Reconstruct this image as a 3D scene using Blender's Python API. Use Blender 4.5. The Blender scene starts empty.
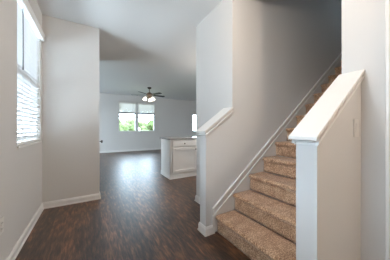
import bpy, bmesh, math, random
from mathutils import Vector, Matrix, noise

random.seed(7)
SC = bpy.context.scene
COL = SC.collection
PI = math.pi

# ------------------------------------------------------------------ camera
cam_d = bpy.data.cameras.new('camera')
cam = bpy.data.objects.new('camera', cam_d)
COL.objects.link(cam)
cam.location = (0, 0, 1.14)
cam.rotation_euler = (PI / 2, 0, -math.atan(105 / 178))
cam_d.sensor_width = 36
cam_d.lens = 178 / 390 * 36
cam_d.shift_y = -2 / 390
cam_d.clip_start = 0.05
SC.camera = cam

# ------------------------------------------------------------------ world
SKY = 7.0
world = bpy.data.worlds.new('overcast_sky')
SC.world = world
world.use_nodes = True
bg = world.node_tree.nodes['Background']
bg.inputs[0].default_value = (0.66, 0.82, 1.0, 1)
bg.inputs[1].default_value = SKY
world.cycles.sampling_method = 'NONE'


def area(name, loc, rot, sx, sy, power=0, color=(1, 1, 1)):
    d = bpy.data.lights.new(name, 'AREA')
    d.shape = 'RECTANGLE'
    d.size, d.size_y = sx, sy
    d.energy = power
    d.color = color
    o = bpy.data.objects.new(name, d)
    o.location = loc
    o.rotation_euler = rot
    COL.objects.link(o)
    return o


# area lights: daylight at the near window, fill at the added hall and garden windows
DAY = (0.74, 0.87, 1.0)
area('window_daylight', (-0.74, 2.70, 1.675), (0, -PI / 2, 0), 1.45, 0.90, 41, DAY)
area('hall_window_fill', (-0.74, 0.70, 1.475), (0, -PI / 2, 0), 1.45, 0.80, 0.8, DAY)
area('garden_fill', (-4.16, 7.0, 1.2), (0, -PI / 2, 0), 2.0, 3.0, 82, DAY)

# point light of an added fill lamp, out of view
def point_fill(name, loc, watts, color, r=0.06):
    d = bpy.data.lights.new(name, 'POINT')
    d.energy = watts
    d.color = color
    d.shadow_soft_size = r
    o = bpy.data.objects.new(name, d)
    o.location = loc
    COL.objects.link(o)


# added fill lamps outside the frame: entry, hall behind the camera, kitchen
L_ENTRY, L_HALL, L_KITCHEN = (0.78, 0.78), (1.15, -1.3), (3.0, 3.1)
point_fill('entry_fill_light', (*L_ENTRY, 2.54), 10, (1.0, 0.91, 0.82))
point_fill('hall_fill_light', (*L_HALL, 2.54), 20, (1.0, 0.81, 0.64))
point_fill('kitchen_fill_light', (*L_KITCHEN, 2.54), 30, (1.0, 0.93, 0.86))

vs = SC.view_settings
vs.view_transform = 'Standard'
vs.look = 'None'
vs.gamma = 1
vs.use_curve_mapping = False
vs.exposure = 1.6
SC.cycles.use_denoising = True
SC.cycles.max_bounces = 12
SC.cycles.diffuse_bounces = 8
SC.cycles.sample_clamp_indirect = 2.5
SC.cycles.caustics_reflective = False
SC.cycles.caustics_refractive = False


# ------------------------------------------------------------------ materials
def srgb(r, g, b):
    f = lambda c: (c / 255 / 12.92) if c / 255 <= 0.04045 else ((c / 255 + 0.055) / 1.055) ** 2.4
    return (f(r), f(g), f(b), 1)


def new_mat(name, color=(0.8, 0.8, 0.8, 1), rough=0.5, metal=0.0, spec=0.5):
    m = bpy.data.materials.new(name)
    m.use_nodes = True
    b = m.node_tree.nodes['Principled BSDF']
    b.inputs['Base Color'].default_value = color
    b.inputs['Roughness'].default_value = rough
    b.inputs['Metallic'].default_value = metal
    b.inputs['Specular IOR Level'].default_value = spec
    return m, m.node_tree, b


def add_bump(nt, b, scale, strength, dist=0.002, detail=3):
    tc = nt.nodes.new('ShaderNodeTexCoord')
    n = nt.nodes.new('ShaderNodeTexNoise')
    n.inputs['Scale'].default_value = scale
    n.inputs['Detail'].default_value = detail
    bp = nt.nodes.new('ShaderNodeBump')
    bp.inputs['Strength'].default_value = strength
    bp.inputs['Distance'].default_value = dist
    nt.links.new(tc.outputs['Object'], n.inputs['Vector'])
    nt.links.new(n.outputs['Fac'], bp.inputs['Height'])
    nt.links.new(bp.outputs['Normal'], b.inputs['Normal'])


def paint(name, color, rough, bump_scale=90, bump=0.12):
    m, nt, b = new_mat(name, color, rough, spec=0.35)
    add_bump(nt, b, bump_scale, bump)
    return m


M = {}
M['wall'] = paint('greige_wall_paint', (0.60, 0.592, 0.58, 1), 0.75)
M['ceiling'] = paint('flat_ceiling_paint', (0.75, 0.755, 0.755, 1), 0.9, 45, 0.25)
M['trim'] = paint('white_trim_paint', (0.69, 0.685, 0.67, 1), 0.35, 60, 0.04)
M['skirt'] = paint('off_white_skirt_paint', (0.66, 0.64, 0.61, 1), 0.4, 60, 0.04)
M['cab'] = paint('white_cabinet_paint', (0.78, 0.78, 0.77, 1), 0.4, 60, 0.04)
M['plastic'] = new_mat('white_plastic', (0.64, 0.63, 0.605, 1), 0.35)[0]
M['slot'] = new_mat('dark_slot', (0.03, 0.03, 0.03, 1), 0.6)[0]
M['metal'] = new_mat('dark_bronze_metal', (0.06, 0.045, 0.035, 1), 0.4, 0.8)[0]
M['brass'] = new_mat('brushed_bronze', (0.26, 0.19, 0.14, 1), 0.45, 0.6)[0]
M['blade'] = paint('dark_blade_wood', (0.022, 0.024, 0.026, 1), 0.55, 40, 0.1)
M['vinyl'] = new_mat('white_vinyl', (0.78, 0.79, 0.79, 1), 0.4)[0]
M['shaded_vinyl'] = new_mat('shaded_grey_rail', (0.20, 0.215, 0.23, 1), 0.5)[0]  # backlit shade of the window and blind rails put into the grey


def mat_floor():
    m, nt, b = new_mat('dark_wood_planks', rough=0.36, spec=0.5)
    b.inputs['Coat Weight'].default_value = 0.5
    b.inputs['Coat Roughness'].default_value = 0.38
    b.inputs['Coat IOR'].default_value = 1.5
    N, L = nt.nodes, nt.links
    tc = N.new('ShaderNodeTexCoord')
    mp = N.new('ShaderNodeMapping')
    mp.inputs['Rotation'].default_value = (0, 0, PI / 2)
    L.new(tc.outputs['Object'], mp.inputs['Vector'])
    br = N.new('ShaderNodeTexBrick')
    br.offset = 0.37
    br.inputs['Scale'].default_value = 1
    br.inputs['Brick Width'].default_value = 1.2
    br.inputs['Row Height'].default_value = 0.125
    br.inputs['Mortar Size'].default_value = 0.0016
    br.inputs['Color1'].default_value = (0, 0, 0, 1)
    br.inputs['Color2'].default_value = (1, 1, 1, 1)
    br.inputs['Mortar'].default_value = (0.2, 0.2, 0.2, 1)
    L.new(mp.outputs['Vector'], br.inputs['Vector'])
    # long grain streaks
    mg = N.new('ShaderNodeMapping')
    mg.inputs['Scale'].default_value = (85, 9, 1)
    L.new(tc.outputs['Object'], mg.inputs['Vector'])
    ng = N.new('ShaderNodeTexNoise')
    ng.inputs['Scale'].default_value = 1
    ng.inputs['Detail'].default_value = 6
    ng.inputs['Roughness'].default_value = 0.65
    ng.inputs['Distortion'].default_value = 0.6
    L.new(mg.outputs['Vector'], ng.inputs['Vector'])
    # broad mottling
    mm = N.new('ShaderNodeMapping')
    mm.inputs['Scale'].default_value = (34, 6, 1)
    L.new(tc.outputs['Object'], mm.inputs['Vector'])
    nm = N.new('ShaderNodeTexNoise')
    nm.inputs['Scale'].default_value = 1
    nm.inputs['Detail'].default_value = 4
    L.new(mm.outputs['Vector'], nm.inputs['Vector'])
    a1 = N.new('ShaderNodeMath'); a1.operation = 'MULTIPLY_ADD'
    a1.inputs[1].default_value = 0.09
    L.new(br.outputs['Color'], a1.inputs[0])
    a2 = N.new('ShaderNodeMath'); a2.operation = 'MULTIPLY_ADD'
    a2.inputs[1].default_value = 0.55
    L.new(ng.outputs['Fac'], a2.inputs[0]); L.new(a1.outputs[0], a2.inputs[2])
    a3 = N.new('ShaderNodeMath'); a3.operation = 'MULTIPLY_ADD'
    a3.inputs[1].default_value = 0.55
    L.new(nm.outputs['Fac'], a3.inputs[0])
    a1.inputs[2].default_value = -0.04
    L.new(a2.outputs[0], a3.inputs[2])
    cr = N.new('ShaderNodeValToRGB')
    e = cr.color_ramp.elements
    e[0].position = 0.43; e[0].color = (0.006, 0.004, 0.0035, 1)
    e[1].position = 0.72; e[1].color = (0.245, 0.108, 0.050, 1)
    k = cr.color_ramp.elements.new(0.57); k.color = (0.062, 0.030, 0.017, 1)
    L.new(a3.outputs[0], cr.inputs['Fac'])
    L.new(cr.outputs['Color'], b.inputs['Base Color'])
    mr = N.new('ShaderNodeMapRange')
    mr.inputs['To Min'].default_value = 0.30
    mr.inputs['To Max'].default_value = 0.50
    L.new(ng.outputs['Fac'], mr.inputs['Value'])
    L.new(mr.outputs['Result'], b.inputs['Roughness'])
    bp = N.new('ShaderNodeBump')
    bp.inputs['Strength'].default_value = 0.25
    bp.inputs['Distance'].default_value = 0.003
    L.new(ng.outputs['Fac'], bp.inputs['Height'])
    b2 = N.new('ShaderNodeBump')
    b2.inputs['Strength'].default_value = 0.4
    b2.inputs['Distance'].default_value = 0.002
    b2.invert = True
    L.new(br.outputs['Fac'], b2.inputs['Height'])
    L.new(bp.outputs['Normal'], b2.inputs['Normal'])
    L.new(b2.outputs['Normal'], b.inputs['Normal'])
    return m


def mat_carpet():
    m, nt, b = new_mat('brown_speckled_carpet', rough=1.0, spec=0.05)
    N, L = nt.nodes, nt.links
    tc = N.new('ShaderNodeTexCoord')
    n = N.new('ShaderNodeTexNoise')
    n.inputs['Scale'].default_value = 95
    n.inputs['Detail'].default_value = 3
    n.inputs['Roughness'].default_value = 0.7
    L.new(tc.outputs['Object'], n.inputs['Vector'])
    n2 = N.new('ShaderNodeTexNoise')
    n2.inputs['Scale'].default_value = 14
    n2.inputs['Detail'].default_value = 3
    L.new(tc.outputs['Object'], n2.inputs['Vector'])
    a = N.new('ShaderNodeMath'); a.operation = 'MULTIPLY_ADD'
    a.inputs[1].default_value = 0.25
    L.new(n2.outputs['Fac'], a.inputs[0]); L.new(n.outputs['Fac'], a.inputs[2])
    cr = N.new('ShaderNodeValToRGB')
    e = cr.color_ramp.elements
    e[0].position = 0.46; e[0].color = (0.17, 0.085, 0.044, 1)
    e[1].position = 0.76; e[1].color = (0.74, 0.51, 0.34, 1)
    k = cr.color_ramp.elements.new(0.61); k.color = (0.42, 0.245, 0.140, 1)
    L.new(a.outputs[0], cr.inputs['Fac'])
    L.new(cr.outputs['Color'], b.inputs['Base Color'])
    b.inputs['Sheen Weight'].default_value = 0.25
    b.inputs['Sheen Roughness'].default_value = 0.6
    bp = N.new('ShaderNodeBump')
    bp.inputs['Strength'].default_value = 0.9
    bp.inputs['Distance'].default_value = 0.006
    L.new(n.outputs['Fac'], bp.inputs['Height'])
    L.new(bp.outputs['Normal'], b.inputs['Normal'])
    return m


def mat_granite():
    m, nt, b = new_mat('grey_speckled_counter', rough=0.2)
    N, L = nt.nodes, nt.links
    tc = N.new('ShaderNodeTexCoord')
    n = N.new('ShaderNodeTexNoise')
    n.inputs['Scale'].default_value = 70
    n.inputs['Detail'].default_value = 5
    L.new(tc.outputs['Object'], n.inputs['Vector'])
    cr = N.new('ShaderNodeValToRGB')
    cr.color_ramp.elements[0].position = 0.35
    cr.color_ramp.elements[0].color = (0.14, 0.135, 0.13, 1)
    cr.color_ramp.elements[1].position = 0.7
    cr.color_ramp.elements[1].color = (0.46, 0.44, 0.42, 1)
    L.new(n.outputs['Fac'], cr.inputs['Fac'])
    L.new(cr.outputs['Color'], b.inputs['Base Color'])
    return m


def mat_translucent(name, color, frac):
    m = bpy.data.materials.new(name)
    m.use_nodes = True
    nt = m.node_tree
    b = nt.nodes['Principled BSDF']
    b.inputs['Base Color'].default_value = color
    b.inputs['Roughness'].default_value = 0.5
    t = nt.nodes.new('ShaderNodeBsdfTranslucent')
    t.inputs['Color'].default_value = color
    mx = nt.nodes.new('ShaderNodeMixShader')
    mx.inputs[0].default_value = frac
    nt.links.new(b.outputs[0], mx.inputs[1])
    nt.links.new(t.outputs[0], mx.inputs[2])
    nt.links.new(mx.outputs[0], nt.nodes['Material Output'].inputs[0])
    return m


def mat_glass():
    # thin window glass: mostly clear with a faint Fresnel reflection
    m = bpy.data.materials.new('window_glass')
    m.use_nodes = True
    nt = m.node_tree
    nt.nodes.remove(nt.nodes['Principled BSDF'])
    t = nt.nodes.new('ShaderNodeBsdfTransparent')
    t.inputs['Color'].default_value = (0.95, 0.97, 0.96, 1)
    g = nt.nodes.new('ShaderNodeBsdfGlossy')
    g.inputs['Roughness'].default_value = 0.02
    fr = nt.nodes.new('ShaderNodeFresnel')
    fr.inputs['IOR'].default_value = 1.35
    mx = nt.nodes.new('ShaderNodeMixShader')
    nt.links.new(fr.outputs[0], mx.inputs[0])
    nt.links.new(t.outputs[0], mx.inputs[1])
    nt.links.new(g.outputs[0], mx.inputs[2])
    nt.links.new(mx.outputs[0], nt.nodes['Material Output'].inputs[0])
    return m


def mat_emit(name, color, s):
    m, nt, b = new_mat(name, (0.9, 0.88, 0.84, 1), 0.3)
    b.inputs['Emission Color'].default_value = color
    b.inputs['Emission Strength'].default_value = s
    m.cycles.emission_sampling = 'NONE'
    return m


def mat_foliage(name, c0, c1):
    m, nt, b = new_mat(name, rough=0.8, spec=0.1)
    tc = nt.nodes.new('ShaderNodeTexCoord')
    n = nt.nodes.new('ShaderNodeTexNoise')
    n.inputs['Scale'].default_value = 2.2
    n.inputs['Detail'].default_value = 6
    cr = nt.nodes.new('ShaderNodeValToRGB')
    cr.color_ramp.elements[0].position = 0.35
    cr.color_ramp.elements[0].color = c0
    cr.color_ramp.elements[1].position = 0.7
    cr.color_ramp.elements[1].color = c1
    nt.links.new(tc.outputs['Object'], n.inputs['Vector'])
    nt.links.new(n.outputs['Fac'], cr.inputs['Fac'])
    nt.links.new(cr.outputs['Color'], b.inputs['Base Color'])
    return m


M['floor'] = mat_floor()
M['carpet'] = mat_carpet()
M['granite'] = mat_granite()
M['slat'] = mat_translucent('white_blind_slats', (0.80, 0.81, 0.82, 1), 0.02)
M['slat_back'] = mat_translucent('cream_blind_slats', (0.84, 0.82, 0.78, 1), 0.09)
M['glass'] = mat_glass()
M['bulb'] = mat_emit('lit_frosted_glass', (1.0, 0.88, 0.70, 1), 1.3)
M['fill_glow'] = mat_emit('fill_lamp_glow', (1.0, 0.80, 0.58, 1), 6.0)  # glow for the bulbs of the added fill lamps
M['grass'] = mat_foliage('mown_grass', (0.13, 0.15, 0.08, 1), (0.22, 0.24, 0.14, 1))
M['leaf_a'] = mat_foliage('mid_green_leaves', (0.040, 0.058, 0.020, 1), (0.095, 0.115, 0.044, 1))
M['leaf_b'] = mat_foliage('pale_green_leaves', (0.062, 0.082, 0.032, 1), (0.13, 0.15, 0.068, 1))
M['patio'] = paint('grey_concrete', (0.26, 0.26, 0.26, 1), 0.9, 6, 0.2)
M['bark'] = paint('brown_bark', (0.10, 0.07, 0.05, 1), 0.9, 8, 0.6)


# ------------------------------------------------------------------ mesh helpers
class MB:
    """collects shapes in world coordinates and links them as one mesh object"""

    def __init__(self):
        self.bm = bmesh.new()

    def hexa(self, pts):
        v = [self.bm.verts.new(p) for p in pts]
        for f in ((0, 3, 2, 1), (4, 5, 6, 7), (0, 1, 5, 4), (1, 2, 6, 5), (2, 3, 7, 6), (3, 0, 4, 7)):
            self.bm.faces.new([v[i] for i in f])
        return v

    def box(self, x0, x1, y0, y1, z0, z1, bev=0):
        v = self.hexa([(x0, y0, z0), (x1, y0, z0), (x1, y1, z0), (x0, y1, z0),
                       (x0, y0, z1), (x1, y0, z1), (x1, y1, z1), (x0, y1, z1)])
        if bev:
            es = {e for q in v for e in q.link_edges}
            bmesh.ops.bevel(self.bm, geom=list(es), offset=bev, segments=2, profile=0.5, affect='EDGES')
        return self

    def prism(self, poly, axis, a, b, bev=0):
        """poly of 2D points extruded along axis ('x','y','z') between a and b"""
        def p3(p, t):
            return {'x': (t, p[0], p[1]), 'y': (p[0], t, p[1]), 'z': (p[0], p[1], t)}[axis]
        va = [self.bm.verts.new(p3(p, a)) for p in poly]
        vb = [self.bm.verts.new(p3(p, b)) for p in poly]
        n = len(poly)
        self.bm.faces.new(va)
        self.bm.faces.new(vb[::-1])
        for i in range(n):
            j = (i + 1) % n
            self.bm.faces.new([va[j], va[i], vb[i], vb[j]])
        if bev:
            es = {e for q in va + vb for e in q.link_edges}
            bmesh.ops.bevel(self.bm, geom=list(es), offset=bev, segments=2, profile=0.5, affect='EDGES')
        return self

    def sweep(self, prof, path, side=1):
        """profile (offset, z) swept along a level 2D path with mitred corners; offset to the left*side"""
        n = len(path)
        rings = []
        for i, p in enumerate(path):
            p = Vector(p)
            d0 = (p - Vector(path[i - 1])).normalized() if i else None
            d1 = (Vector(path[i + 1]) - p).normalized() if i < n - 1 else None
            if d0 is None: d0 = d1
            if d1 is None: d1 = d0
            n0 = Vector((-d0.y, d0.x)) * side
            n1 = Vector((-d1.y, d1.x)) * side
            m = (n0 + n1).normalized()
            k = 1 / max(0.2, m.dot(n0))
            rings.append([self.bm.verts.new((p.x + m.x * o * k, p.y + m.y * o * k, z)) for o, z in prof])
        q = len(prof)
        for a, b in zip(rings, rings[1:]):
            for i in range(q):
                j = (i + 1) % q
                self.bm.faces.new([a[i], a[j], b[j], b[i]])
        self.bm.faces.new(rings[0][::-1])
        self.bm.faces.new(rings[-1])
        return self

    def tube(self, pts, r, seg=10):
        pts = [Vector(p) for p in pts]
        rs = r if isinstance(r, (list, tuple)) else [r] * len(pts)
        rings = []
        for i, p in enumerate(pts):
            d = (pts[min(i + 1, len(pts) - 1)] - pts[max(i - 1, 0)]).normalized()
            u = d.orthogonal().normalized()
            w = d.cross(u)
            rings.append([self.bm.verts.new(p + (u * math.cos(2 * PI * k / seg) + w * math.sin(2 * PI * k / seg)) * rs[i]) for k in range(seg)])
        for a, b in zip(rings, rings[1:]):
            for k in range(seg):
                j = (k + 1) % seg
                self.bm.faces.new([a[k], a[j], b[j], b[k]])
        self.bm.faces.new(rings[0][::-1])
        self.bm.faces.new(rings[-1])
        return self

    def lathe(self, prof, c=(0, 0, 0), seg=20, mat=None):
        rings = []
        for r, z in prof:
            rings.append([self.bm.verts.new(Vector((r * math.cos(2 * PI * k / seg), r * math.sin(2 * PI * k / seg), z))) for k in range(seg)])
        vs_ = [v for g in rings for v in g]
        for a, b in zip(rings, rings[1:]):
            for k in range(seg):
                j = (k + 1) % seg
                self.bm.faces.new([a[k], a[j], b[j], b[k]])
        self.bm.faces.new(rings[0][::-1])
        self.bm.faces.new(rings[-1])
        for v in vs_:
            if mat is not None:
                v.co = mat @ v.co
            v.co += Vector(c)
        return self

    def build(self, name, mat, parent=None, smooth=False):
        bmesh.ops.recalc_face_normals(self.bm, faces=self.bm.faces)
        org = world_loc(parent) if parent else Vector((0, 0, 0))
        me = bpy.data.meshes.new(name)
        if parent:
            bmesh.ops.translate(self.bm, verts=self.bm.verts, vec=-org)
        self.bm.to_mesh(me)
        self.bm.free()
        me.materials.append(mat)
        if smooth:
            for p in me.polygons:
                p.use_smooth = True
        o = bpy.data.objects.new(name, me)
        COL.objects.link(o)
        if parent:
            o.parent = parent
        return o


def world_loc(o):
    v = Vector(o.location)
    while o.parent:
        o = o.parent
        v += Vector(o.location)
    return v


def thing(name, loc, label, cat, group=None):
    o = bpy.data.objects.new(name, None)
    o.empty_display_size = 0.1
    o.location = loc
    COL.objects.link(o)
    return tag(o, label, cat, group)


def tag(o, label, cat, group=None):
    o['label'] = label
    o['category'] = cat
    if group:
        o['group'] = group
    return o


def struct(o, label=None):
    o['kind'] = 'structure'
    if label:
        o['label'] = label
    return o


# ------------------------------------------------------------------ the setting
CH = 2.74          # ceiling height
XL = -0.58         # left wall of the entry
YS = 3.25          # stub wall facing the camera
XS = 0.13          # end of the stub wall
YB = 9.15          # far wall
YW = 1.57          # stair wall, stair side
XP = 1.06          # ends of the two half walls
XB = 1.435         # end of the full-height stair wall
YBX = 2.39         # far side of the stair enclosure
YR0, YR1 = 0.495, 0.609   # right half wall
XR = 1.675         # right wall
RISE, RUN, X1 = 0.19, 0.254, 1.172
SL = RISE / RUN

struct(MB().box(-4.2, 6.7, -2.7, 9.3, -0.12, 0).build('floor', M['floor']))
cb = MB()
cb.box(-4.2, 1.70, -2.7, 9.3, CH, CH + 0.3)
cb.box(1.70, 6.7, YW + 0.12, 9.3, CH, CH + 0.3)
cb.box(1.70, 1.80, -2.7, YR0, CH, CH + 0.3)
struct(cb.build('ceiling', M['ceiling']))

# left wall with the near window opening
W1 = (2.25, 3.15, 0.95, 2.40)
HW = (0.30, 1.10, 0.75, 2.20)     # an added second window on the same wall, left of the frame, for fill
w = MB()
w.box(XL - 0.12, XL, -2.5, HW[0], 0, CH)
w.box(XL - 0.12, XL, HW[1], W1[0], 0, CH)
w.box(XL - 0.12, XL, HW[0], HW[1], 0, HW[2])
w.box(XL - 0.12, XL, HW[0], HW[1], HW[3], CH)
w.box(XL - 0.12, XL, W1[1], YS, 0, CH)
w.box(XL - 0.12, XL, W1[0], W1[1], 0, W1[2])
w.box(XL - 0.12, XL, W1[0], W1[1], W1[3], CH)
struct(w.build('wall_left', M['wall']))
struct(MB().box(XL - 0.12, XS, YS, 4.8, 0, CH).build('wall_stub', M['wall']))
struct(MB().box(-0.70, 1.795, -2.62, -2.5, 0, CH).build('wall_front', M['wall']))

# far wall with the double window and the kitchen window
BW = [(1.18, 1.98, 0.97, 2.40), (2.075, 2.93, 0.97, 2.40)]
KW = (5.25, 6.05, 0.95, 1.95)
w = MB()
w.box(-4.1, 1.18, YB, YB + 0.12, 0, CH)
w.box(1.18, 2.93, YB, YB + 0.12, 0, 0.97)
w.box(1.18, 2.93, YB, YB + 0.12, 2.40, CH)
w.box(1.98, 2.075, YB, YB + 0.12, 0.97, 2.40)
w.box(2.93, KW[0], YB, YB + 0.12, 0, CH)
w.box(KW[0], KW[1], YB, YB + 0.12, 0, KW[2])
w.box(KW[0], KW[1], YB, YB + 0.12, KW[3], CH)
w.box(KW[1], 6.6, YB, YB + 0.12, 0, CH)
struct(w.build('wall_back', M['wall']))
# far room, left side: added glazed opening, out of view, to light this room
w = MB()
w.box(-4.12, -4.0, 4.7, 5.5, 0, CH)
w.box(-4.12, -4.0, 8.5, 9.27, 0, CH)
w.box(-4.12, -4.0, 5.5, 8.5, 2.2, CH)
w.box(-4.12, -4.0, 5.5, 8.5, 0, 0.2)
struct(w.build('wall_garden', M['wall']))
struct(MB().box(-4.0, XL - 0.12, 4.68, 4.8, 0, CH).build('wall_side', M['wall']))
struct(MB().box(6.5, 6.62, YBX, YB, 0, CH).build('wall_kitchen', M['wall']))

# stair enclosure: full-height walls, the side wall of the flight rises through the upper floor
w = MB()
w.box(XB, 6.5, YW, YW + 0.12, 0, 5.4)
w.box(XB, XB + 0.12, YW + 0.12, YBX, 0, CH)
w.box(XB + 0.12, 6.5, YBX - 0.12, YBX, 0, CH)
struct(w.build('wall_stair', M['wall']))
CAPZ = 1.092   # top of a cap at its low end


def capz(x, x0=1.01):
    return CAPZ + 0.70 * (x - x0)


t_ = 0.0185 * math.sqrt(1 + .70 ** 2)
struct(MB().prism([(XP, 0), (XB, 0), (XB, capz(XB) - t_), (XP, capz(XP) - t_)], 'y', YW, YW + 0.115).build('wall_half_far', M['wall']))
struct(MB().prism([(XP, 0), (XR, 0), (XR, capz(XR) - t_), (XP, capz(XP) - t_)], 'y', YR0, YR1).build('wall_half_near', M['wall']))
# right wall with the cased door
DO = (-0.52, 0.305)
w = MB()
w.box(XR, XR + 0.12, DO[1], YR1, 0, CH)
w.box(XR, XR + 0.12, -2.5, DO[0], 0, CH)
w.box(XR, XR + 0.12, DO[0], DO[1], 2.06, CH)
w.box(XR + 0.12, 6.5, YR0, YR1, 0, 5.4)
w.box(XR, XR + 0.12, YR0, YR1, CH, 5.4)
struct(w.build('wall_right', M['wall']))
# upper stairwell
w = MB()
w.box(1.60, 1.70, YR1, YW, CH + 0.3, 5.4)
w.box(6.5, 6.62, YR0, 0.72, 0, 5.4)
w.box(6.5, 6.62, 1.46, YW + 0.12, 0, 5.4)
w.box(6.5, 6.62, 0.72, 1.46, 0, 4.4)
w.box(6.5, 6.62, 0.72, 1.46, 5.1, 5.4)
struct(w.build('wall_upper', M['wall']))
struct(MB().box(1.6, 6.62, YR0, YW + 0.12, 5.4, 5.5).build('ceiling_upper', M['ceiling']))
struct(MB().box(X1 + 15 * RUN + 0.02, 6.5, YR1, YW, 2.8, 3.04).build('floor_upper', M['carpet']))

# baseboards: stepped profile with a shoe
BP = [(0, 0), (0.022, 0), (0.022, 0.012), (0.015, 0.02), (0.015, 0.068), (0.011, 0.073), (0.011, 0.080), (0.006, 0.09), (0, 0.09)]


def baseboard(name, path, side=1):
    return struct(MB().sweep(BP, path, side).build(name, M['trim']))


baseboard('baseboard_left', [(XL, -2.5), (XL, YS), (XS, YS), (XS, 3.36)], -1)
baseboard('baseboard_back', [(-4.0, YB), (6.5, YB)], -1)
baseboard('baseboard_stair', [(1.165, YW), (XP, YW), (XP, YW + 0.115), (XB, YW + 0.115), (XB, YBX), (2.0, YBX)], 1)
baseboard('baseboard_right', [(XP, YR0), (XR, YR0), (XR, 0.375)], -1)
baseboard('baseboard_near', [(XP, YR1), (XP, YR0)], -1)

# stair skirt boards (stringers) with two beads
def skirt(name, yw, s):
    xe = X1 + 15 * RUN
    nz = lambda x, o: 0.19 + (x - 1.20) * SL + o
    b = MB()
    d = 0.014 * s
    b.prism([(1.145, 0), (xe, nz(xe, -0.4)), (xe, nz(xe, 0.120)), (1.145, nz(1.145, 0.120))], 'y', yw, yw + d)
    o = struct(b.build(name, M['skirt']))
    for o0, o1, th in ((0.112, 0.130, 0.028), (0.032, 0.046, 0.024)):
        b = MB()
        b.prism([(1.14, nz(1.14, o0)), (xe, nz(xe, o0)), (xe, nz(xe, o1)), (1.14, nz(1.14, o1))], 'y', yw, yw + th * s, 0.004)
        b.build('bead', M['trim'], o)
    return o


skirt('trim_1', YW, -1)
skirt('trim_2', YR1, 1)

# door casing on the right wall and the closed door in it
cs = MB()
for a, b_ in ((DO[1], DO[1] + 0.068), (DO[0] - 0.068, DO[0])):
    cs.box(XR - 0.012, XR, a, b_, 0, 2.13, 0.003)
    cs.box(XR - 0.018, XR - 0.011, a + (0.045 if a > 0 else 0.004), b_ - (0.004 if a > 0 else 0.045), 0, 2.12, 0.003)
cs.box(XR - 0.012, XR, DO[0], DO[1], 2.06, 2.13, 0.003)
struct(cs.build('trim_3', M['trim']))


def panel_door(name, y0, y1, x, s, h=2.04):
    """door leaf in a plane x = const, face towards s"""
    b = MB()
    b.box(x, x + 0.035, y0, y1, 0.012, h)
    w_ = (y1 - y0 - 0.36) / 2
    for a in (y0 + 0.12, y0 + 0.24 + w_):
        for z0, z1 in ((0.25, 0.85), (1.0, 1.62), (1.72, 1.92)):
            xf = x if s < 0 else x + 0.035
            for (p0, p1, q0, q1) in ((a, a + w_, z0, z0 + .02), (a, a + w_, z1 - .02, z1), (a, a + .02, z0, z1), (a + w_ - .02, a + w_, z0, z1)):
                b.box(min(xf, xf + s * 0.008), max(xf, xf + s * 0.008), p0, p1, q0, q1)
    return struct(b.build(name, M['trim']))


d1 = panel_door('door_1', DO[0] + 0.003, DO[1] - 0.003, XR + 0.03, -1)
MB().lathe([(0.026, 0), (0.026, 0.006), (0.010, 0.01), (0.010, 0.035), (0.025, 0.045), (0.027, 0.055), (0.015, 0.066)], (XR + 0.028, DO[0] + 0.07, 0.93), 16,
           Matrix.Rotation(-PI / 2, 4, 'Y')).build('door_knob', M['metal'], d1, True)
# closet door behind the stub wall, its knob peeks past the corner
d2 = panel_door('door_2', 3.56, 4.36, XS - 0.03, 1)
MB().lathe([(0.028, 0), (0.028, 0.006), (0.010, 0.01), (0.010, 0.035), (0.027, 0.045), (0.030, 0.055), (0.017, 0.068)], (XS + 0.003, 3.64, 0.895), 16,
           Matrix.Rotation(PI / 2, 4, 'Y')).build('door_knob', M['metal'], d2, True)
cs = MB()
cs.box(XS, XS + 0.012, 3.49, 3.556, 0, 2.12)
cs.box(XS, XS + 0.012, 4.364, 4.43, 0, 2.12)
cs.box(XS, XS + 0.012, 3.49, 4.43, 2.05, 2.12)
struct(cs.build('trim_4', M['trim']))


# ------------------------------------------------------------------ windows
def window(name, axis, a0, a1, z0, z1, plane, depth, s, rail=True):
    """double-hung vinyl window; wall face at `plane`, sash set `depth` behind it; s = sign pointing outside"""
    f = MB()
    p0, p1 = plane + s * (depth - 0.02), plane + s * (depth + 0.03)

    def bx(m, u0, u1, q0, q1, b0, b1):
        lo, hi = min(q0, q1), max(q0, q1)
        if axis == 'x':
            m.box(u0, u1, lo, hi, b0, b1)
        else:
            m.box(lo, hi, u0, u1, b0, b1)
    fw = 0.035
    bx(f, a0, a0 + fw, p0, p1, z0, z1)
    bx(f, a1 - fw, a1, p0, p1, z0, z1)
    bx(f, a0 + fw, a1 - fw, p0, p1, z0, z0 + fw)
    bx(f, a0 + fw, a1 - fw, p0, p1, z1 - fw, z1)
    o = struct(f.build(name, M['vinyl']))
    if rail:
        zm = (z0 + z1) / 2
        r_ = MB()
        bx(r_, a0 + fw, a1 - fw, p0, p1, zm - 0.030, zm + 0.030)
        r_.build('meeting_rail', M['shaded_vinyl'], o)
    g = MB()
    bx(g, a0 + fw, a1 - fw, plane + s * (depth + 0.008), plane + s * (depth + 0.012), z0 + fw, z1 - fw)
    g.build('pane', M['glass'], o)
    sl = MB()
    bx(sl, a0 - (0.0), a1, plane - s * 0.012, plane + s * (depth - 0.02), z0 - 0.0, z0 + 0.018)
    sl.build('window_sill', M['trim'], o)
    return o


window('window_1', 'y', W1[0], W1[1], W1[2], W1[3], XL, 0.085, -1)
window('window_2', 'x', *BW[0], YB, 0.085, 1)
window('window_3', 'x', *BW[1], YB, 0.085, 1)
window('window_4', 'x', *KW, YB, 0.085, 1)
window('added_window_6', 'y', 0.72, 1.46, 4.4, 5.1, 6.5, 0.085, 1)  # added upper window, unseen, brightens the stair wall
window('added_window_7', 'y', *HW, XL, 0.085, -1)  # added unseen window, throws light on the half-wall ends
window('added_window_5', 'y', 5.5, 8.5, 0.2, 2.2, -4.0, 0.085, -1, False)  # glazing of the added opening that lights the far room


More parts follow.
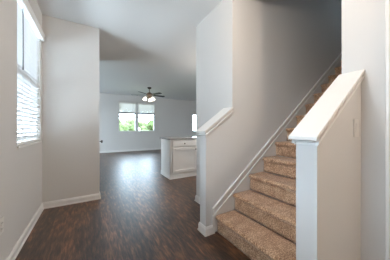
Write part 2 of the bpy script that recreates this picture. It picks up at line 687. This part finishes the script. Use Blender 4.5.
def slats(m, axis, a0, a1, plane, zs, width, tilt, s):
    """tilted slats, slightly crowned; positive tilt lifts the edge facing the room"""
    for z in zs:
        pts = []
        for k in (-1, -0.5, 0, 0.5, 1):
            c = 0.003 * (1 - k * k)
            u = k * width / 2
            pts.append((plane + s * (u * math.cos(tilt)) , z - u * math.sin(tilt) + c))
        lo = [(p, q - 0.0028) for p, q in pts][::-1]
        m.prism(pts + lo, 'y' if axis == 'y' else 'x', a0, a1) if axis == 'x' else m.prism(pts + lo, 'y', a0, a1)


# blind on the near window
wb = thing('window_blind', (XL - 0.02, 2.70, 0.97), 'white slatted blind fully lowered over the window on the left wall', 'window blind')
m = MB()
pitch = 0.0445
zs = [1.03 + pitch * i for i in range(30)]
slats(m, 'y', W1[0] + 0.006, W1[1] - 0.006, XL - 0.028, zs, 0.050, math.radians(52), -1)
m.build('slats', M['slat'], wb)
v_ = MB()
v_.prism([(XL + 0.001, 2.335), (XL + 0.034, 2.335), (XL + 0.040, 2.345), (XL + 0.034, 2.355), (XL + 0.034, 2.395), (XL + 0.046, 2.408), (XL + 0.046, 2.415), (XL + 0.001, 2.415)], 'y', W1[0] - 0.02, W1[1] + 0.035)
v_.build('valance', M['slat'], wb)
MB().box(XL - 0.052, XL - 0.004, W1[0] + 0.006, W1[1] - 0.006, 0.975, 0.998, 0.003).build('bottom_rail', M['vinyl'], wb)
MB().box(XL - 0.055, XL - 0.003, W1[0] + 0.004, W1[1] - 0.004, 2.345, 2.395).build('head_rail', M['vinyl'], wb)
for yy in (2.42, 2.70, 2.98):
    c_ = MB()
    c_.box(XL - 0.0035, XL - 0.002, yy - 0.002, yy + 0.002, 0.99, 2.35)
    c_.build('ladder_cord', M['vinyl'], wb)
MB().tube([(XL + 0.004, 2.40, 2.35), (XL + 0.006, 2.40, 1.72)], 0.0055, 8).build('tilt_wand', M['shaded_vinyl'], wb, True)

# half-raised blinds on the far windows
for (a0, a1, z0, z1), lab in zip(BW, ('white blind half raised in the left one of the two far windows', 'white blind half raised in the far window nearer the ceiling fan')):
    bb = thing('window_blind', ((a0 + a1) / 2, YB + 0.03, 1.85), lab, 'window blind', 'half raised blinds on the far wall')
    m = MB()
    zs = [1.915 + 0.0445 * i for i in range(10)]
    slats(m, 'x', a0 + 0.006, a1 - 0.006, YB + 0.03, zs, 0.050, math.radians(50), 1)
    m.build('slats', M['slat_back'], bb)
    MB().box(a0 + 0.004, a1 - 0.004, YB + 0.002, YB + 0.055, 2.335, 2.395).build('valance', M['slat_back'], bb)
    MB().box(a0 + 0.006, a1 - 0.006, YB + 0.006, YB + 0.056, 1.835, 1.90, 0.003).build('bottom_rail', M['shaded_vinyl'], bb)
    MB().tube([(a1 - 0.14, YB - 0.004, 2.34), (a1 - 0.14, YB - 0.004, 1.95)], 0.005, 6).build('tilt_wand', M['shaded_vinyl'], bb, True)

# ------------------------------------------------------------------ staircase
st = thing('staircase', (X1, (YR1 + YW) / 2, 0), 'straight flight of stairs covered in speckled brown carpet between two half walls', 'staircase')


def step_mesh(k):
    """one carpeted riser and tread with a rounded nosing, slightly lumpy"""
    x = X1 + RUN * (k - 1)
    z = RISE * k
    xr = x + 0.030                       # riser face
    prof = [(xr, z - RISE + 0.001)]
    for i in range(1, 5):
        prof.append((xr, z - RISE + (RISE - 0.045) * i / 5))
    prof.append((xr - 0.002, z - 0.046))
    for i in range(9):
        a = -PI * 0.75 - i / 8 * PI * 0.75
        prof.append((x + 0.024 + 0.024 * math.cos(a), z - 0.024 + 0.024 * math.sin(a)))
    for i in range(1, 8):
        prof.append((x + 0.024 + (RUN + 0.006 - 0.024) * i / 7, z))
    y0, y1 = YR1 + 0.014, YW - 0.014
    ny = 34
    bm = bmesh.new()
    rows = []
    for j in range(ny + 1):
        y = y0 + (y1 - y0) * j / ny
        edge = min(y - y0, y1 - y)
        sag = 0.005 * max(0, 1 - edge / 0.03) ** 2
        row = []
        for i, (px, pz) in enumerate(prof):
            n_ = noise.noise(Vector((px * 30, y * 30, pz * 30))) * 0.0022
            dx = n_ + (sag if 6 <= i <= 15 else 0)
            dz = n_ - (sag * 0.6 if i >= 10 else 0)
            row.append(bm.verts.new((px + (dx if i > 0 else 0), y, max(pz + (dz if i else 0), 0.0005))))
        rows.append(row)
    for a, b in zip(rows, rows[1:]):
        for i in range(len(prof) - 1):
            bm.faces.new([a[i], a[i + 1], b[i + 1], b[i]])
    # solid core under the carpet
    back = X1 + RUN * k + 0.030
    c = [[bm.verts.new((back, y, z_)) for z_ in (z - 0.004, z - RISE + 0.001)] for y in (y0, y1)]
    for row, cc, flip in ((rows[0], c[0], False), (rows[-1], c[1], True)):
        f = row + cc
        bm.faces.new(f if flip else f[::-1])
    bm.faces.new([r[-1] for r in rows] + [c[1][0], c[0][0]])
    bm.faces.new([c[0][0], c[1][0], c[1][1], c[0][1]])
    bm.faces.new([r[0] for r in rows][::-1] + [c[0][1], c[1][1]])
    mb = MB()
    mb.bm.free()
    mb.bm = bm
    return mb


for k in range(1, 17):
    step_mesh(k).build('carpeted_step', M['carpet'], st, True)


# ------------------------------------------------------------------ caps of the half walls
def cap(y0, y1, x1, label, x0, o0, o1):
    o = thing('half_wall_cap', (x0, (y0 + y1) / 2, capz(x0)), label, 'railing cap')
    t = 0.018 * math.sqrt(1 + 0.70 ** 2)
    b = MB()
    b.prism([(x0, capz(x0) - 0.018), (x0 + 0.012, capz(x0 + 0.018) - t), (x1, capz(x1) - t), (x1, capz(x1)), (x0 + 0.004, capz(x0 + 0.004))], 'y', y0 - o0, y1 + o1, 0.003)
    b.build('cap_board', M['trim'], o)
    # bed moulding below the board, on both sides and round the end
    mo = MB()
    for s, y in ((-1, y0), (1, y1)):
        for w_, d0, d1 in ((0.006, 0.0, 0.026), (0.017, 0.026, 0.044), (0.007, 0.044, 0.060)):
            za, zb = lambda x: capz(x) - t - d0, lambda x: capz(x) - t - d1
            xa = XP - w_
            ya, yb = sorted((y + 0.0005 * s, y + s * w_))
            mo.prism([(xa, zb(xa)), (x1, zb(x1)), (x1, za(x1)), (xa, za(xa))], 'y', ya, yb, 0.002)
    for w_, d0, d1 in ((0.006, 0.0, 0.026), (0.017, 0.026, 0.044), (0.007, 0.044, 0.060)):
        zt = capz(XP) - t
        mo.prism([(XP - w_, zt - d1), (XP - 0.0005, zt - d1), (XP - 0.0005, zt - d0 - 0.001), (XP - w_, zt - d0 - 0.014)], 'y', y0 - w_, y1 + w_, 0.002)
    mo.build('bed_moulding', M['trim'], o)
    return o


cap(YW, YW + 0.115, XB - 0.001, 'short white sloped cap on the far half wall beside the foot of the stairs', 1.030, 0.020, 0.045)
cap(YR0, YR1, XR - 0.001, 'wide white sloped cap on the near half wall right of the stairs', 1.008, 0.022, 0.018)

# ------------------------------------------------------------------ switch and outlet
sw = thing('light_switch', (1.578, YR0, 1.14), 'white light switch plate on the half wall under the sloped cap', 'light switch')
MB().box(1.540, 1.616, YR0 - 0.006, YR0 - 0.0002, 1.078, 1.200, 0.002).build('cover_plate', M['plastic'], sw)
MB().prism([(YR0 - 0.006, 1.106), (YR0 - 0.0075, 1.106), (YR0 - 0.011, 1.172), (YR0 - 0.006, 1.172)], 'x', 1.561, 1.595, 0.0008).build('rocker', M['plastic'], sw)

ol = thing('wall_outlet', (XL, 1.90, 0.40), 'white electrical outlet low on the left wall at the frame edge', 'outlet')
MB().box(XL + 0.0002, XL + 0.006, 1.862, 1.938, 0.340, 0.460, 0.002).build('cover_plate', M['plastic'], ol)
for zc in (0.378, 0.422):
    rc = MB().box(XL + 0.0055, XL + 0.009, 1.882, 1.918, zc - 0.016, zc + 0.016, 0.002).build('socket', M['plastic'], ol)
    sm = MB()
    for dy in (-0.008, 0.008):
        sm.box(XL + 0.0085, XL + 0.0095, 1.90 + dy - 0.0015, 1.90 + dy + 0.0015, zc - 0.006, zc + 0.006)
    sm.build('slot', M['slot'], rc)

# ------------------------------------------------------------------ kitchen peninsula
CX0, CX1, CY0, CY1 = 1.535, 2.235, 3.68, 4.27
cab = thing('base_cabinet', ((CX0 + CX1) / 2, (CY0 + CY1) / 2, 0), 'white base cabinet with one drawer over a door at the end of the kitchen peninsula', 'cabinet')
MB().box(CX0 + 0.012, CX1, CY0 + 0.001, CY1, 0.0, 0.876).build('body', M['cab'], cab)
ep = MB()
ep.box(CX0 + 0.004, CX0 + 0.013, CY0 - 0.001, CY1, 0, 0.876)
ep.box(CX0, CX0 + 0.006, CY0 - 0.001, CY0 + 0.05, 0.09, 0.875, 0.001)
ep.box(CX0, CX0 + 0.006, CY1 - 0.05, CY1, 0.09, 0.875, 0.001)
ep.build('end_panel', M['cab'], cab)


def shaker(x0, x1, z0, z1, y, fr):
    b = MB()
    b.box(x0, x1, y - 0.010, y, z0, z1)
    for (p0, p1, q0, q1) in ((x0, x0 + fr, z0, z1), (x1 - fr, x1, z0, z1), (x0 + fr, x1 - fr, z0, z0 + fr), (x0 + fr, x1 - fr, z1 - fr, z1)):
        b.box(p0, p1, y - 0.026, y - 0.0095, q0, q1, 0.0015)
    return b


KNOB = [(0.006, 0), (0.006, 0.014), (0.015, 0.020), (0.016, 0.027), (0.009, 0.031)]
dr = MB().box(CX0 + 0.05, CX1 - 0.02, CY0 - 0.026, CY0, 0.722, 0.850, 0.004).build('drawer', M['cab'], cab)
MB().lathe(KNOB, (1.872, CY0 - 0.0255, 0.785), 14, Matrix.Rotation(PI / 2, 4, 'X')).build('knob', M['metal'], dr, True)
do = shaker(CX0 + 0.05, CX1 - 0.02, 0.125, 0.690, CY0, 0.062).build('door', M['cab'], cab)
MB().lathe(KNOB, (2.165, CY0 - 0.0255, 0.640), 14, Matrix.Rotation(PI / 2, 4, 'X')).build('knob', M['metal'], do, True)
bm_ = MB().sweep([(0, 0), (0.020, 0), (0.020, 0.014), (0.013, 0.022), (0.013, 0.075), (0.004, 0.088), (0, 0.088)],
                 [(CX1, CY0), (CX0 + 0.003, CY0), (CX0 + 0.003, CY1)], 1)
bm_.build('base_moulding', M['cab'], cab)
cab2 = thing('base_cabinet', (2.235 + 0.4, (CY0 + CY1) / 2, 0), 'white base cabinet of the peninsula hidden behind the stair enclosure', 'cabinet')
MB().box(CX1 + 0.001, 3.1, CY0 + 0.001, CY1, 0.0, 0.876).build('body', M['cab'], cab2)
do2 = shaker(CX1 + 0.03, 3.07, 0.125, 0.850, CY0, 0.062).build('door', M['cab'], cab2)
MB().lathe(KNOB, (CX1 + 0.07, CY0 - 0.0255, 0.76), 14, Matrix.Rotation(PI / 2, 4, 'X')).build('knob', M['metal'], do2, True)
ct = MB().box(CX0 - 0.03, 3.13, CY0 - 0.035, CY1 + 0.03, 0.877, 0.910, 0.004).build('countertop', M['granite'])
tag(ct, 'grey speckled countertop lying on the white kitchen peninsula', 'countertop')

# ------------------------------------------------------------------ ceiling fan
FX, FY = 2.02, 6.97
fan = thing('ceiling_fan', (FX, FY, CH), 'bronze ceiling fan with dark blades and lit frosted glass shades before the far windows', 'ceiling fan')
MB().lathe([(0.075, CH - 0.0005), (0.078, CH - 0.02), (0.06, CH - 0.05), (0.03, CH - 0.06)][::-1], (FX, FY, 0), 20).build('canopy', M['metal'], fan, True)
MB().tube([(FX, FY, CH - 0.055), (FX, FY, 2.54)], 0.014, 10).build('down_rod', M['brass'], fan, True)
MB().lathe([(0.03, 2.38), (0.075, 2.395), (0.105, 2.42), (0.115, 2.46), (0.105, 2.50), (0.06, 2.53), (0.025, 2.55)], (FX, FY, 0), 24).build('motor', M['brass'], fan, True)
base_ang = math.atan2(-math.sin(math.atan(105 / 178)), math.cos(math.atan(105 / 178)))
for i in range(5):
    a = base_ang + math.radians(36 + 72 * i)
    T = Matrix.Translation((FX, FY, 2.445)) @ Matrix.Rotation(a, 4, 'Z') @ Matrix.Rotation(math.radians(-12), 4, 'X')
    ou = [(0.17, -0.050), (0.30, -0.062), (0.55, -0.072), (0.63, -0.066), (0.66, -0.035), (0.66, 0.035), (0.63, 0.066), (0.55, 0.072), (0.30, 0.062), (0.17, 0.050)]
    b = MB().prism(ou, 'z', -0.004, 0.004)
    bmesh.ops.transform(b.bm, matrix=T, verts=b.bm.verts)
    bl = b.build('blade', M['blade'], fan)
    b = MB().prism([(0.09, -0.018), (0.24, -0.03), (0.26, 0), (0.24, 0.03), (0.09, 0.018)], 'z', -0.010, -0.0045)
    bmesh.ops.transform(b.bm, matrix=T, verts=b.bm.verts)
    b.build('blade_bracket', M['metal'], bl)
MB().lathe([(0.02, 2.315), (0.05, 2.325), (0.055, 2.36), (0.045, 2.385)], (FX, FY, 0), 20).build('light_fitter', M['brass'], fan, True)
for i in range(3):
    a = base_ang + math.radians(-35 + 120 * i + 10)
    cx, cy = FX + 0.15 * math.cos(a), FY + 0.15 * math.sin(a)
    arm = MB().tube([(FX + 0.04 * math.cos(a), FY + 0.04 * math.sin(a), 2.345), (FX + 0.09 * math.cos(a), FY + 0.09 * math.sin(a), 2.36), (cx, cy, 2.345)], 0.010, 8)
    arm.build('lamp_arm', M['brass'], fan, True)
    tilt = Matrix.Rotation(a, 4, 'Z') @ Matrix.Rotation(math.radians(-22), 4, 'Y')
    MB().lathe([(0.020, 0.0), (0.030, -0.015), (0.052, -0.05), (0.066, -0.095), (0.072, -0.13), (0.060, -0.128), (0.02, -0.12)], (cx, cy, 2.347), 20, tilt).build('lamp_shade', M['bulb'], fan, True)

# ceiling vent near the far wall
vt = thing('ceiling_vent', (1.84, 8.86, CH), 'small white air vent in the ceiling near the far windows', 'vent')
m = MB()
for (p0, p1, q0, q1) in ((1.66, 2.02, 8.78, 8.80), (1.66, 2.02, 8.92, 8.94), (1.66, 1.68, 8.80, 8.92), (2.00, 2.02, 8.80, 8.92)):
    m.box(p0, p1, q0, q1, CH - 0.010, CH - 0.0003)
m.build('frame', M['vinyl'], vt)
m = MB()
for i in range(6):
    y = 8.803 + 0.02 * i
    m.hexa([(1.68, y, CH - 0.012), (2.0, y, CH - 0.012), (2.0, y + 0.003, CH - 0.012), (1.68, y + 0.003, CH - 0.012),
            (1.68, y + 0.012, CH - 0.001), (2.0, y + 0.012, CH - 0.001), (2.0, y + 0.015, CH - 0.001), (1.68, y + 0.015, CH - 0.001)])
m.build('louvres', M['shaded_vinyl'], vt)

# added fill lamps out of view, they hold the point lights set at the top
for (lx, ly), lab in ((L_ENTRY, 'added fill lamp on the ceiling above the foot of the stairs in the entry'), (L_HALL, 'added warm fill lamp on the ceiling in the hall behind the camera'), (L_KITCHEN, 'added fill lamp on the ceiling over the kitchen behind the stair enclosure')):
    lamp = thing('fill_lamp', (lx, ly, CH), lab, 'lamp')
    MB().lathe([(0.11, CH - 0.0005), (0.115, CH - 0.015), (0.05, CH - 0.03), (0.03, CH - 0.05)][::-1], (lx, ly, 0), 24).build('base_ring', M['brass'], lamp, True)
    MB().lathe([(0.02, 2.62), (0.045, 2.63), (0.06, 2.655), (0.045, 2.68), (0.025, 2.695)], (lx, ly, 0), 20).build('bulb', M['fill_glow'], lamp, True)

# ------------------------------------------------------------------ outdoors
struct(MB().box(-60, 90, 9.6, 120, -3.2, -3.0).build('lawn_ground', M['grass']))
struct(MB().box(-60, -4.6, -40, 9.6, -0.5, -0.3).build('side_ground', M['patio']))


def tree(x, y, h, r, mat, label):
    h += 0.7
    t = thing('tree', (x, y, -3.0), label, 'tree', 'trees beyond the far windows')
    MB().tube([(x, y, -3.0), (x + 0.05, y, -1.5), (x, y, -3.0 + h * 0.62)], [0.16, 0.12, 0.07], 8).build('trunk', M['bark'], t, True)
    b = MB()
    rnd = random.Random(int(x * 31 + y * 7))
    for i in range(9):
        a = rnd.uniform(0, 2 * PI)
        q = rnd.uniform(0, 0.65) * r
        zc = -3.0 + h * rnd.uniform(0.38, 0.86)
        rr = r * rnd.uniform(0.38, 0.60)
        g = bmesh.ops.create_icosphere(b.bm, subdivisions=3, radius=1.0)
        for v in g['verts']:
            p = v.co.copy()
            k = 1 + 0.32 * noise.noise(p * 2.3 + Vector((x, y, i))) + 0.22 * noise.noise(p * 6 + Vector((i, x, y)))
            v.co = Vector((x + q * math.cos(a), y + q * math.sin(a), min(zc, -3.0 + h - rr * 0.7))) + Vector((p.x, p.y, p.z * 0.8)) * rr * k
    b.build('foliage', mat, t, True)


for (x, y, h, r, mt, lab) in (
        (3.6, 33, 5.0, 2.0, 'leaf_a', 'mid green tree far outside at the left edge of the left far window'),
        (6.6, 46, 5.7, 2.4, 'leaf_b', 'pale green tree far outside in the middle of the left far window, behind its neighbours'),
        (6.9, 35, 4.7, 1.7, 'leaf_a', 'mid green tree far outside at the right of the left far window'),
        (9.2, 52, 6.0, 2.5, 'leaf_b', 'pale green tree far outside near the post between the far windows'),
        (9.9, 38, 5.1, 1.9, 'leaf_b', 'pale green tree far outside at the left of the right far window'),
        (14.6, 47, 5.9, 2.5, 'leaf_a', 'mid green tree far outside in the middle of the right far window'),
        (13.0, 36, 4.9, 1.8, 'leaf_b', 'pale green tree far outside at the right edge of the right far window'),
        (1.2, 44, 5.6, 2.4, 'leaf_b', 'pale green tree far outside left of the far windows, mostly hidden by the wall'),
        (18.2, 45, 5.6, 2.4, 'leaf_a', 'mid green tree far outside right of the far windows, mostly hidden by the wall')):
    tree(x, y, h, r, M[mt], lab)
